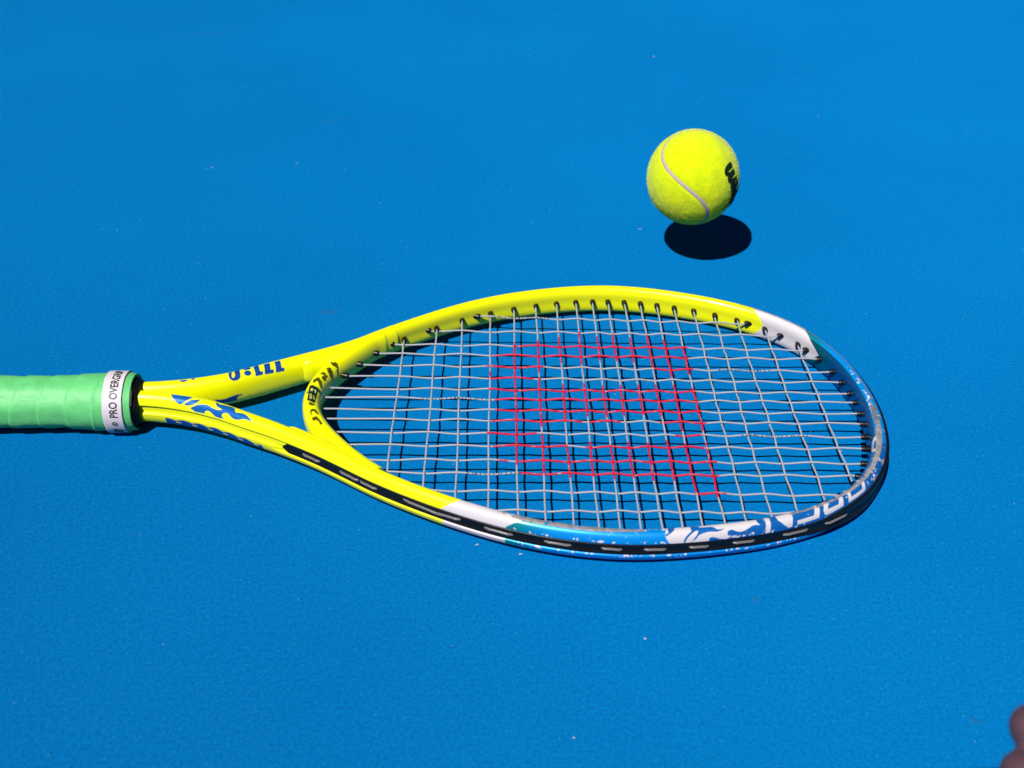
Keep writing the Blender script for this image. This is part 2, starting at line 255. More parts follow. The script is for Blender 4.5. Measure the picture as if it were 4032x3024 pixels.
# painted graphite frame: colour and metal-flake amount come from the print laid out on the mesh
M_frame = Mat("frame_lacquer", rough=.34, spec=.45, coat=.35, coat_rough=.08)
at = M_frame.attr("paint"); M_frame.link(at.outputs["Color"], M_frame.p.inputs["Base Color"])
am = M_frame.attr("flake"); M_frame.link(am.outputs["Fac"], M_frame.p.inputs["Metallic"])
aw = M_frame.attr("worn")
mr = M_frame.node("ShaderNodeMapRange"); M_frame.link(aw.outputs["Fac"], mr.inputs["Value"])
mr.inputs["To Min"].default_value = .36; mr.inputs["To Max"].default_value = .55
M_frame.link(mr.outputs["Result"], M_frame.p.inputs["Roughness"])
mc = M_frame.node("ShaderNodeMapRange"); M_frame.link(aw.outputs["Fac"], mc.inputs["Value"])
mc.inputs["To Min"].default_value = .35; mc.inputs["To Max"].default_value = 0.0
M_frame.link(mc.outputs["Result"], M_frame.p.inputs["Coat Weight"])
fn = M_frame.noise(M_frame.coords("Object"), 900, 2, .6)
M_frame.bump(fn, .06, .0004)

M_black = Mat("black_nylon", (.006, .006, .007), rough=.36, spec=.38)
M_black.bump(M_black.noise(M_black.coords("Object"), 1500, 2), .08, .0003)
M_rubber = Mat("collar_rubber", (.0035, .0035, .004), rough=.5, spec=.25)
M_highlight = Mat("highlight_grey", (.13, .12, .12), rough=.55)  # grey for the painted highlight on the collar facet
M_highlight.bump(M_highlight.noise(M_highlight.coords("Object"), 1500, 3), .3, .0003)
M_string = Mat("synthetic_gut", rough=.5, spec=.35)
M_string.set("Subsurface Weight", 0.0)
sa = M_string.attr("stencil"); M_string.link(sa.outputs["Color"], M_string.p.inputs["Base Color"])
M_loop = Mat("string_grey", (.155, .155, .17), rough=.3, spec=.5)

M_grip = Mat("overgrip_green", rough=.48, spec=.45)
gco = M_grip.coords("Object")
M_grip.link(M_grip.ramp(M_grip.noise(gco, 120, 4, .6), [(.3, (.122, .55, .18)), (.7, (.147, .64, .215))]), M_grip.p.inputs["Base Color"])
M_grip.bump(M_grip.noise(gco, 520, 5, .65), .4, .0007)
M_tape = Mat("white_tape", (.70, .64, .70), rough=.5, spec=.4)
M_ink = Mat("black_print", (.02, .02, .03), rough=.5)
M_ballink = Mat("ball_print", (.004, .022, .008), rough=.8, spec=.15)
M_felt = Mat("ball_felt", rough=.95, spec=.1)
fco = M_felt.coords("Object")
M_felt.link(M_felt.ramp(M_felt.noise(fco, 170, 4, .65), [(.28, (.56, .73, .002)), (.72, (.77, .88, .004))]), M_felt.p.inputs["Base Color"])
M_felt.set("Sheen Weight", .25); M_felt.set("Sheen Roughness", .5)
M_felt.bump(M_felt.noise(fco, 900, 4, .7), .45, .0007)
M_fuzz = Mat("felt_fibre", (.78, .90, .012), rough=.95, spec=.05)
M_seam = Mat("ball_seam_rubber", (.50, .40, .36), rough=.75, spec=.2)
M_shaded_skin = Mat("skin", rough=.5, spec=.4)
kco = M_shaded_skin.coords("Object")
M_shaded_skin.link(M_shaded_skin.ramp(M_shaded_skin.noise(kco, 160, 4), [(.3, (.082, .042, .056)), (.7, (.125, .064, .080))]), M_shaded_skin.p.inputs["Base Color"])  # base colour kept dark so the hand looks shaded even in sun
M_shaded_skin.bump(M_shaded_skin.noise(kco, 900, 3), .25, .0005)
M_grit = Mat("grit", (.45, .45, .44), rough=.8)

# ------------------------------------------------------------------ court
court_me = raw_mesh("court", [(-6, -5, 0), (6, -5, 0), (6, 9, 0), (-6, 9, 0)], [(0, 1, 2, 3)], smooth=False, scale=1)
tag(put("court", court_me, M_court), "blue painted sports court surface", kind="structure")

# ------------------------------------------------------------------ racket
racket = bpy.data.objects.new("tennis_racket", None); col.objects.link(racket)
racket.empty_display_size = .05
MR = ((0.9999007099, 0.0, -0.0140914981), (0.0000427483, 0.9999953986, 0.0030333213), (0.0140909669, -0.0030336225, 0.9998961155))
rm = Matrix.Identity(4)
for i in range(3):
    for j in range(3): rm[i][j] = MR[j][i]
rm[0][3], rm[1][3], rm[2][3] = 0.0573967016, 0.5300240459, 0.0129431355
racket.matrix_world = rm
tag(racket, "yellow, white and blue tennis racket with green overgrip lying on the blue court", "tennis racket")

s_, RL = resample(RAIL, 0.32, 14); TT = tangents(RL); NN = np.stack([TT[:, 1], -TT[:, 0]], 1); LEN = s_[-1]
def section_size(s):
    d = np.minimum(s, LEN - s); k = sstep(d, 90, 170)
    return 6 + (5.0 - 6) * k, 10.6 + (9.8 - 10.6) * k
def section(s, ph):
    a, b = section_size(s); e = 2 / 2.3; c, n = np.cos(ph), np.sin(ph)
    r = a * np.sign(c) * np.abs(c) ** e; w = b * np.sign(n) * np.abs(n) ** e
    r = np.where(c < 0, r * (1 - .20 * np.exp(-(w / 5.5) ** 2) * sstep(np.minimum(s, LEN - s), 120, 175)), r)
    g = 1 / (1 + np.exp(np.clip((np.abs(w) - 3.9) / .18, -40, 40))) * (c > 0)
    k = sstep(np.minimum(s, LEN - s), 118, 128)
    depth = 1.3 * k + (1 - k) * (1.5 * sstep(w, -2.2, -.2) + .1)
    return r - depth * g, w
def rail_at(s):
    return np.stack([np.interp(s, s_, RL[:, k]) for k in (0, 1)], -1), np.stack([np.interp(s, s_, NN[:, k]) for k in (0, 1)], -1)
def on_rail(s, r, w):
    p, n = rail_at(np.asarray(s, float)); q = p + n * np.asarray(r)[..., None]
    return np.concatenate([q, np.broadcast_to(np.asarray(w, float), q.shape[:-1])[..., None]], -1)

def build_frame():
    NP = 168
    ph = np.arange(NP) * 2 * np.pi / NP
    S = np.repeat(s_[:, None], NP, 1); PH = np.repeat(ph[None], len(s_), 0)
    r, w = section(S, PH)
    V = np.concatenate([RL[:, None] + NN[:, None] * r[..., None], w[..., None]], -1)
    me = grid_mesh("frame", V, caps=True)
    acc = [0, 0, 0]
    A1 = np.stack([S, w, r], -1)
    NZ = (.65 * vnoise(A1, .95, 1) + .35 * vnoise(A1, 3.6, 2), vnoise(np.stack([S, w * 3.0, r * 3.0], -1), 6, 5), vnoise(A1 * np.array([1, .5, .5]), 2.2, 4),
          vnoise(A1, 2.0, 6), vnoise(np.stack([S, w * 2.5, r * 2.5], -1), 2.0, 12))
    for ds, dp in ((-.3, -.12), (.1, -.36), (.36, .1), (-.1, .32), (0, 0)):     # several samples per point keep printed edges smooth
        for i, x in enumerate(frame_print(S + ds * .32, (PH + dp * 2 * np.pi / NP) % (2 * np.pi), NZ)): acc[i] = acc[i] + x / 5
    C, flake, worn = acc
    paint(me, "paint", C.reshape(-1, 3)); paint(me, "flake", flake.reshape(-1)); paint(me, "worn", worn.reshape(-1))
    return put("frame", me, M_frame, racket)
def frame_print(S, PH, NZ):
    nz, nz_flash, nz_scuff, nz_tone, nz_nick = NZ
    deg = np.degrees(PH); near = S < LEN / 2
    dn = np.where(deg > 210, deg - 360, deg)
    C = np.zeros(S.shape + (3,)); C[:] = YELLOW
    flake = np.zeros(S.shape); worn = np.zeros(S.shape)
    def border(pts, d):
        p = sorted((b, a) for a, b in pts); return np.interp(d, [x[0] for x in p], [x[1] for x in p])
    n1, n2 = border(DEC["b_yw_n"], dn), border(DEC["b_wb_n"], dn)
    f1, f2 = border(DEC["b_yw_f"], deg), border(DEC["b_wb_f"], deg)
    n1 = np.where(dn > 101, 244.8, n1); n2 = np.where(dn > 79, 281.1, n2)
    white = (near & (S > n1)) | (~near & (S < f1)); blue = (near & (S > n2)) | (~near & (S < f2))
    C[white] = WHITE; q = np.where(near, S - n2, f2 - S); q = sstep(q, 0, 26)[..., None] * np.ones(3)
    C[blue] = (TEAL * (1 - q) + BLUE * q)[blue]; flake[blue] = .30
    inner = blue & (deg > 122) & (deg < 248)                                   # darker, more metallic blue on the inward face
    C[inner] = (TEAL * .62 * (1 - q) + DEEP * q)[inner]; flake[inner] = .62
    # white flame band and letters over the blue near the tip
    left = border([p for p in DEC["fl_left"]], dn)
    def fill(poly, colr, side, fk=0.0, use=None):
        d = dn if side == 'n' else deg
        m = inside(S, d, [tuple(p) for p in poly]) & (near if side == 'n' else ~near)
        C[m] = colr; flake[m] = fk
    def over_rim(P, colr, fk=0.0):                                              # fill, and carry the shape on over the rim
        fill(P, colr, 'n', fk)
        for (a0, d0), (a1, d1) in zip(P, P[1:] + P[:1]):
            if d0 > 74 and d1 > 74: fill([(a0, d0 - 2), (a0, 145), (a1, 145), (a1, d1 - 2)], colr, 'n', fk)
    m = near & (S > left) & (dn > 10) & (dn < 150) & (S < 520)
    C[m] = DECALBLUE; flake[m] = .25
    over_rim(DEC["fl"], WHITE)
    for k in ("arc1", "arc2"): over_rim(DEC[k], DECALBLUE, .2)
    fill(DEC["tong"], DECALBLUE, 'n', .2)
    for k in ("N1", "N2", "S", "O", "U", "V"): over_rim(DEC[k], WHITE)
    fill(DEC["R"], WHITE, 'n')
    for k in ("Rh",): fill(DEC[k], DECALBLUE, 'n', .3)
    # lower outer band of the near side: scuffed white flashes over the blue
    m = near & (S > 360) & (dn < -14) & (dn > -40) & (nz_flash > .71); C[m] = WHITE; flake[m] = 0
    # blue flame and lettering on the two shafts
    for k in ("A", "B", "C"): fill(DEC[k], DECALBLUE, 'n', .25)
    sc = -20.5 - 0.5 * np.abs(S - 76) / 30 + 6.5 * np.abs(np.sin((S - 51) / 11.0 * np.pi))
    m = near & (S > 44) & (S < 112) & (dn < np.where(S > 100, sc - (S - 100) * .6, sc)) & (dn > -75)
    hole = np.abs(((S - 51 + 4) / 11.0 % 1) - .5) < .16
    C[m & ~(hole & (dn < -27) & (dn > -33))] = INKBLUE
    for k in ("g1", "g2", "g3", "dot", "o", "top1", "top2", "top3", "low"): fill(DEC[k], INKBLUE, 'f', .1)
    fill(DEC["oh"], YELLOW, 'f')
    # wear: chipped lacquer on the rims, more of it towards the tip
    tip = np.exp(-((S - 525) / 75.0) ** 2)
    rim = np.exp(-((dn - 100) / 16.0) ** 2)
    ramp_n = sstep(S, 240, 300) * sstep(-S, -720, -600)
    chip = (nz + .20 * rim * ramp_n + .22 * rim * tip * ramp_n > np.where(near, np.where((S > 356) & (S < 490), .90, .83), .93)) & (S > 262) & (S < 636)
    ridge = near & (S > 262) & (S < 345) & (np.abs(dn - 96) < 20 * sstep(S, 262, 285) * (1 - .6 * sstep(S, 315, 345))) & (nz > .30)
    ridge |= (S > 425) & (S < 690) & (np.abs(np.where(near, dn, deg) - np.where(S < 560, 98, 84) - 10 * (nz - .5)) < np.where(S < 555, 3.5 + 11 * tip, 3.2)) & (nz > .24)
    lips = near & (S > 262) & (S < 520) & ((np.abs(dn - 30) < 6) | (np.abs(dn + 20) < 7) | (np.abs(dn - 17) < 4)) & (nz + .08 * sstep(S, 300, 350) * (1 - sstep(S, 352, 360)) > .71)
    flecks = blue & (nz > .84) & near
    scr = near & (S > 480) & (S < 560) & (dn > 15) & (dn < 90) & (.5 * nz_scuff + .5 * nz > .68 - .05 * tip)
    for mk, cc in ((chip, WHITE * .95), (lips, WHITE * .95), (flecks, WHITE), (scr, SILVER * 1.05)):
        C[mk] = cc; flake[mk] = 0; worn[mk] = .7
    g = (.70 + .5 * nz_tone) * np.where(S > 540, .62, 1)
    C[ridge] = (SILVER[None] * g[ridge][:, None]); flake[ridge] = .45; worn[ridge] = .6
    # a few dark nicks on the yellow lacquer
    nick = (~white) & (nz_nick > .965) & (S > 150) & (S < 1000)
    C[nick] = YELLOW * .35
    return C, flake, worn
frame = build_frame()

# throat bridge with its two moulded fairings, blended into one skin
def build_bridge():
    bm_objs = []
    def sweep(P, a, b, name, e=2 / 2.4):
        T = tangents(P); N = np.stack([T[:, 1], -T[:, 0]], 1); ph = np.arange(40) * 2 * np.pi / 40
        c, n = np.cos(ph), np.sin(ph)
        r = np.asarray(a)[:, None] * (np.sign(c) * np.abs(c) ** e)[None]; w = np.asarray(b)[:, None] * (np.sign(n) * np.abs(n) ** e)[None]
        return grid_mesh(name, np.concatenate([P[:, None] + N[:, None] * r[..., None], w[..., None]], -1), caps=True)
    s, P = resample(BRIDGE, 1.0, 6)
    k = np.abs(np.linspace(-1, 1, len(s)))
    parts = [sweep(P, 5.6 + 0 * k, 9.0 + .6 * k, "b")]
    for s0, s1, rnd in ((122, 181, 0), (947, 1007, 1)):
        ss = np.arange(s0, s1, .8); p, n = rail_at(ss); u = (ss - s0) / (s1 - s0)
        if rnd: u = 1 - u                        # u = 0 at the end nearest the handle
        blunt = np.sqrt(np.clip(1 - (1 - np.clip(u / .13, 0, 1)) ** 2, .02, 1)) * np.where(u > .985, np.sqrt(np.clip(1 - ((u - .985) / .02) ** 2, .3, 1)), 1)
        off = 2.9 - 1.5 * sstep(u, .35, 1.0)
        parts.append(sweep(p - n * off[:, None], 5.0 * blunt, 9.3 * (.35 + .65 * blunt), "f"))
    bm = bmesh.new()
    for m in parts: bm.from_mesh(m); bpy.data.meshes.remove(m)
    me = bpy.data.meshes.new("bridge_raw"); bm.to_mesh(me); bm.free()
    o = bpy.data.objects.new("bridge_raw", me); col.objects.link(o)
    md = o.modifiers.new("r", 'REMESH'); md.mode = 'VOXEL'; md.voxel_size = .00055; md.use_smooth_shade = True
    sm = o.modifiers.new("s", 'SMOOTH'); sm.factor = .5; sm.iterations = 9
    me2 = bpy.data.meshes.new_from_object(o.evaluated_get(bpy.context.evaluated_depsgraph_get()))
    bpy.data.objects.remove(o); bpy.data.meshes.remove(me); me2.name = "throat_bridge"
    n = len(me2.vertices); v = np.zeros(n * 3, np.float32); me2.vertices.foreach_get("co", v); v = v.reshape(-1, 3) * 1000
    C = np.zeros((n, 3)); C[:] = YELLOW
    INK = np.array((.045, .042, .002)); up = v[:, 2] > 2
    # the print is laid out on the plane 8.5 mm above the strings; follow the bend of the crown
    X, Y = v[:, 0], v[:, 1]
    for k in ("m1", "m2", "m3", "m4", "m5", "m6", "wing", "foot"):
        m = up & inside(X, Y, BR[k]); q = vnoise(v, 1.2, 3) ; C[m] = INK[None] * (1 + 3.0 * q[m][:, None] ** 2)
    m = up & inside(X, Y, BR["em"]); C[m] = (.006, .02, .012)
    for k in ("w1", "w2"): m = up & inside(X, Y, BR[k]); C[m] = (.55, .62, .25)
    for k in ("w3", "w4"): m = up & inside(X, Y, BR[k]); C[m] = (.42, .45, .10)
    paint(me2, "paint", C); paint(me2, "flake", np.zeros(n)); paint(me2, "worn", np.zeros(n))
    me2.polygons.foreach_set("use_smooth", np.ones(len(me2.polygons), bool))
    return put("throat_bridge", me2, M_frame, racket)
bridge = build_bridge()

# black bumper strip in the outer channel, wider where it guards the tip
def build_strip():
    ss = np.arange(127, LEN - 127, .8); a, _ = section_size(ss)
    mid = np.abs(ss - LEN / 2); k = 1 - sstep(mid, 95, 150)
    e0 = np.minimum(sstep(ss, 127, 131), sstep(-ss, -(LEN - 127), -(LEN - 131)))
    hw = (3.45 + 2.6 * k) * (.25 + .75 * e0); top = a - .75 + 1.75 * k; flo = a - 1.6
    prof = [(-1, 0), (-1, .75), (-.9, 1), (-.62, 1), (-.5, .55), (.5, .55), (.62, 1), (.9, 1), (1, .75), (1, 0)]
    rings = []
    for wf, rf in prof: rings.append(on_rail(ss, flo + (top - flo) * rf, hw * wf))
    V = np.stack(rings, 1)
    return put("bumper_strip", grid_mesh("bumper_strip", V, caps=True, flip=True), M_black, racket)
strip = build_strip()
bpy.context.view_layer.update()

# strings: sixteen mains and nineteen crosses, woven
GREY = np.array((.365, .385, .44)); RED = np.array((.58, .010, .052))
mains_y = [((a[1] + b[1]) / 2 - .0, a, b) for a, b in MAINS]
def rail_hit(x=None, y=None, side=1):
    """inner wall of the hoop on a line x = const (side +1 far, -1 near) or y = const (side +1 right)"""
    a, _ = section_size(s_); I = RL - NN * a[:, None]
    if x is not None:
        m = (I[:, 1] * side > 20); j = np.where(m)[0]; return I[j[np.abs(I[j, 0] - x).argmin()], 1]
    m = (I[:, 0] * side > 20); j = np.where(m)[0]; return I[j[np.abs(I[j, 1] - y).argmin()], 0]
def line_at(a, b, t, ax):
    k = (t - a[ax]) / (b[ax] - a[ax]); return a[1 - ax] + k * (b[1 - ax] - a[1 - ax])
AMP = .62
def add_string(axis, idx, a, b, lo, hi, others, parity, red):
    """axis 0: runs along x; others = positions of the crossing strings"""
    xs = np.sort(np.array(others)); xs = xs[(xs > lo + 1) & (xs < hi - 1)]
    kx = np.r_[lo, xs, hi]; kw = np.r_[0, [AMP * (1 if (int(np.where(np.array(others) == x)[0][0]) + parity) % 2 else -1) for x in xs], 0]
    t = np.arange(lo, hi, .7); W = np.zeros_like(t)
    for i in range(len(kx) - 1):
        m = (t >= kx[i]) & (t <= kx[i + 1]); u = (t[m] - kx[i]) / (kx[i + 1] - kx[i]); u = u * u * (3 - 2 * u)
        W[m] = kw[i] + (kw[i + 1] - kw[i]) * u
    c = np.array([line_at(a, b, q, axis) for q in (lo, hi)]); o = c[0] + (c[1] - c[0]) * (t - lo) / (hi - lo)
    o = o + .22 * np.sin(t / 17 + idx * 2.1) * sstep(t, lo, lo + 12) * sstep(-t, -hi, -hi + 12)
    P = np.stack([t, o, W], 1) if axis == 0 else np.stack([o, t, W], 1)
    ink = np.zeros_like(t)
    for r0, r1 in red: ink = np.maximum(ink, sstep(t, min(r0, r1) - .7, min(r0, r1) + .9) * sstep(-t, -max(r0, r1) - .9, -max(r0, r1) + .7))
    me = tube(P, .58 + .08 * ink, 9, name="string")      # the ink lies on the string
    C = np.zeros((len(t), 9, 3)); C[:] = GREY
    th = np.arange(9)
    for r0, r1 in red:
        r0, r1 = min(r0, r1), max(r0, r1)
        k = sstep(t, r0 - .7, r0 + .9) * sstep(-t, -r1 - .9, -r1 + .7)
        wear = vnoise(np.stack([np.repeat(t[:, None], 9, 1) * .45, np.repeat(th[None] * 1.6, len(t), 0), np.full((len(t), 9), idx * 9. + axis * 300)], -1), 1.6, 21)
        k = k[:, None] * np.clip(1.45 - sstep(wear, .62, .9) * 1.1, 0, 1)
        C = C * (1 - k[..., None]) + RED * k[..., None]
    for ax_, i_, p0, p1 in ((0, 7, -104, -60), (0, 0, -60, -22), (0, 10, 86, 128), (0, 13, -76, -44), (0, 4, 84, 118)):   # maker's print along the string
        if ax_ == axis and i_ == idx:
            k = (t > p0) & (t < p1); ch = (np.sin(t * 2.6) + .8 * np.sin(t * 4.3 + 1) > .35) & k
            C[ch, :4] *= .22
    paint(me, "stencil", C.reshape(-1, 3))
    return put("string", me, M_string, racket)
cross_x = [(a[0] + b[0]) / 2 for a, b in CROSS]; main_y = [(a[1] + b[1]) / 2 for a, b in MAINS]
GR = []                                                   # grommets: tip point, direction into the wall
for i, (a, b) in enumerate(MAINS):
    xa, xb = a[0] + 1.9, b[0] - 1.9                        # mouths of the two grommets
    if i >= 13: xa = rail_hit(y=a[1], side=-1) + 3.4
    if i >= 14: xb = rail_hit(y=b[1], side=1) - 3.4
    lo, hi = xa - 4.0, xb + 4.0
    if 6 <= i <= 12: lo = a[0] - 3
    add_string(0, i, a, b, lo, hi, cross_x, i, MH.get(i + 1, []))
    GR.append((xb, b[1], 1, 0))
    if i < 6 or i > 12: GR.append((xa, a[1], -1, 0))
for i, (a, b) in enumerate(CROSS):
    yn = rail_hit(x=(a[0] + b[0]) / 2, side=-1)
    add_string(1, i, a, b, yn - 1.5, a[1] + 4.0, main_y, i + 1, CV.get(i + 1, []))
    GR.append((a[0], a[1] - 2.2, 0, 1)); GR.append((b[0], yn + 3.2, 0, -1))
# grommet: a short nylon barrel with a rounded mouth
prof = [(-.7, .75), (-.7, 1.45), (-.35, 1.75), (.4, 1.88), (4.8, 1.95), (6.2, 2.05)]
tg = np.arange(14) * 2 * np.pi / 14
gm = grid_mesh("grommet", np.stack([np.stack([np.full(14, x), r * np.cos(tg), r * np.sin(tg)], -1) for x, r in prof]), caps=True, flip=False)
gm.materials.append(M_black.m)
for k, (x, y, dx, dy) in enumerate(GR):
    g = bpy.data.objects.new("grommet", gm); col.objects.link(g); g.parent = racket
    jz = random.uniform(-.08, .08)
    g.location = (x * .001, y * .001, 0)
    # barrels lean a little towards the wall's own normal
    p = np.array([x, y]); nr = np.abs(np.linalg.norm(RL - p, axis=1)).argmin(); nv = NN[nr]
    d = np.array([dx, dy], float) + .35 * nv; g.rotation_euler = (0, 0, math.atan2(d[1], d[0]) + jz)

# loops of string showing in the bumper strip
def add_loop(s0, s1, w0=0.0, w1=0.0):
    u = np.linspace(0, 1, 25); a, _ = section_size(np.array([(s0 + s1) / 2])); k = float((1 - sstep(np.abs((s0 + s1) / 2 - LEN / 2), 95, 150)))
    lift = np.minimum(1, np.minimum(u, 1 - u) * 6); r = a[0] - 1.9 + 1.25 * k + 1.25 * lift ** .7
    P = on_rail(s0 + (s1 - s0) * u, r, w0 + (w1 - w0) * u + .35 * np.sin(u * np.pi))
    return put("string_loop", tube(P, .78, 8, name="string_loop"), M_loop, racket)
near_loops = [((a[0]), (b[0])) for a, b in DEC["loops"]]
for i, (a, b) in enumerate(near_loops): add_loop(a, b, *((.7, -.6) if i == 3 else (-.4, .5) if i == 4 else (.2, -.1)))
for a, b in near_loops: add_loop(LEN - b, LEN - a)        # the same loops along the far side

# ------------------------------------------------------------------ grip
def build_grip():
    x = np.arange(-500, -276.0, .45); th = np.arange(120) * 2 * np.pi / 120
    X = np.repeat(x[:, None], 120, 1); T = np.repeat(th[None], len(x), 0)
    R = 15.5 + 2.0 * sstep(X, -322, -292) - 1.3 * sstep(X, -282, -276) ** 2 + 2.6 * sstep(-X, 478, 492)
    ph = (X - 15.4 * T / (2 * np.pi) * -1 + .8 * np.sin(T * 2 + X * .07) + 1.6 * np.sin(X * .045)) / 15.4
    f = ph - np.floor(ph)
    R = R + .62 * sstep(f, 0, .06) * (1 - f) * (1 - sstep(X, -300, -292)) + .18 * np.exp(-((f - .06) / .05) ** 2)
    f2 = (ph * 1.0 + .42) % 1; R = R - .22 * np.exp(-((f2 - .5) / .04) ** 2) * (1 - sstep(X, -304, -296))
    R = R - .22 * np.cos(8 * T) * (1 - sstep(X, -320, -300)) + .45 * (vnoise(np.stack([X, R * np.cos(T), R * np.sin(T)], -1), 6, 4) - .5)
    yc = GY(x)[:, None]
    V = np.stack([X, yc + R * np.cos(T), R * np.sin(T)], -1)
    return put("grip", grid_mesh("grip", V, caps=True), M_grip, racket)
def GY(x): return -2.3 + (np.asarray(x, float) + 285) * .026
grip = build_grip()

def band(name, x0, x1, r0, r1, mat, th0=0, th1=2 * np.pi, thick=.35, skew=0.0, seed=0, parent=None, slope=0.0):
    nx, nt = 22, 140; u = np.linspace(0, 1, nx); t = np.linspace(th0, th1, nt)
    U, T = np.meshgrid(u, t, indexing='ij')
    X = x0 + (x1 - x0) * U + skew * np.sin(T - 1.2) + slope * (T - th0) + .25 * (vnoise(np.stack([T * 6, 0 * T, 0 * T], -1), 1.0, seed) - .5)
    R = r0 + (r1 - r0) * U + .18 * (vnoise(np.stack([X, 9 * np.cos(T), 9 * np.sin(T)], -1), 4, seed + 1) - .5)
    yc = GY(X)
    out = np.stack([X, yc + R * np.cos(T), R * np.sin(T)], -1); inn = np.stack([X, yc + (R - thick) * np.cos(T), (R - thick) * np.sin(T)], -1)
    V = np.concatenate([out, inn[::-1]], 0)                      # closed in the x direction
    V = np.transpose(V, (1, 0, 2))
    return put(name, grid_mesh(name, V, caps=True, flip=False), mat, parent or racket)
# outer wraps of overgrip either side of the tape, the printed finishing tape, the collar
band("grip_wrap", -283.0, -275.8, 18.5, 17.1, M_grip, th1=2 * np.pi * .999, thick=1.0, skew=.5, seed=3)
tape = band("finishing_tape", -291.4, -279.9, 18.85, 18.75, M_tape, th1=2 * np.pi * .999, thick=.3, skew=.55, seed=5)
def cyl_text(body, th_start, x_base, size, r, adv=-1, shear=0.0, offset=0.0, width=None, name="lettering"):
    V, F = text_mesh(body, size, shear, offset)
    if width: V[:, 0] *= width / V[:, 0].max()
    th = math.radians(th_start) + adv * V[:, 0] / r
    x = x_base - V[:, 1] + .55 * np.sin(th - 1.2)
    P = np.stack([x, GY(x) + r * np.cos(th), r * np.sin(th)], 1)
    return put(name, raw_mesh(name, P, F), M_ink, tape)
cyl_text("PRO OVERGRIP", 173.5, -282.6, 6.5, 19.02, width=35.5, offset=.11)
cyl_text("n", 221, -282.2, 10.5, 19.02, shear=.35, offset=.25)
cyl_text("\u00ae", 192, -283.4, 4.6, 19.02, offset=.03)

def build_collar():
    rings = [(-278.2, 17.2), (-275.6, 16.6), (-273.4, 15.2), (-271.9, 13.2), (-272.2, 11.0)]
    t = np.arange(8) * np.pi / 4 + np.pi / 8; V = []
    for x, r in rings:
        c = np.stack([np.cos(t), np.sin(t)], 1) * r; q = []
        for i in range(8):
            for k in np.linspace(0, 1, 6, endpoint=False): q.append(c[i] * (1 - k) + c[(i + 1) % 8] * k)
        q = np.array(q); V.append(np.stack([np.full(len(q), x), -2.3 + q[:, 0] * .96, q[:, 1] * .98], 1))
    me = grid_mesh("collar", np.stack(V), caps=True); me.polygons.foreach_set("use_smooth", np.zeros(len(me.polygons), bool))
    return put("collar", me, M_rubber, racket)
collar = build_collar()
tp = np.linspace(math.radians(118), math.radians(152), 8)
highlight = np.stack([np.stack([np.full(8, x), -2.3 + r * .97 * np.cos(tp), r * .99 * np.sin(tp)], 1) for x, r in ((-276.9, 16.4), (-276.8, 17.2), (-274.6, 16.55), (-274.5, 15.6))])
put("collar_highlight", grid_mesh("collar_highlight", highlight, close_v=False, flip=False), M_highlight, racket)  # added grey patch stands in for a highlight on the collar

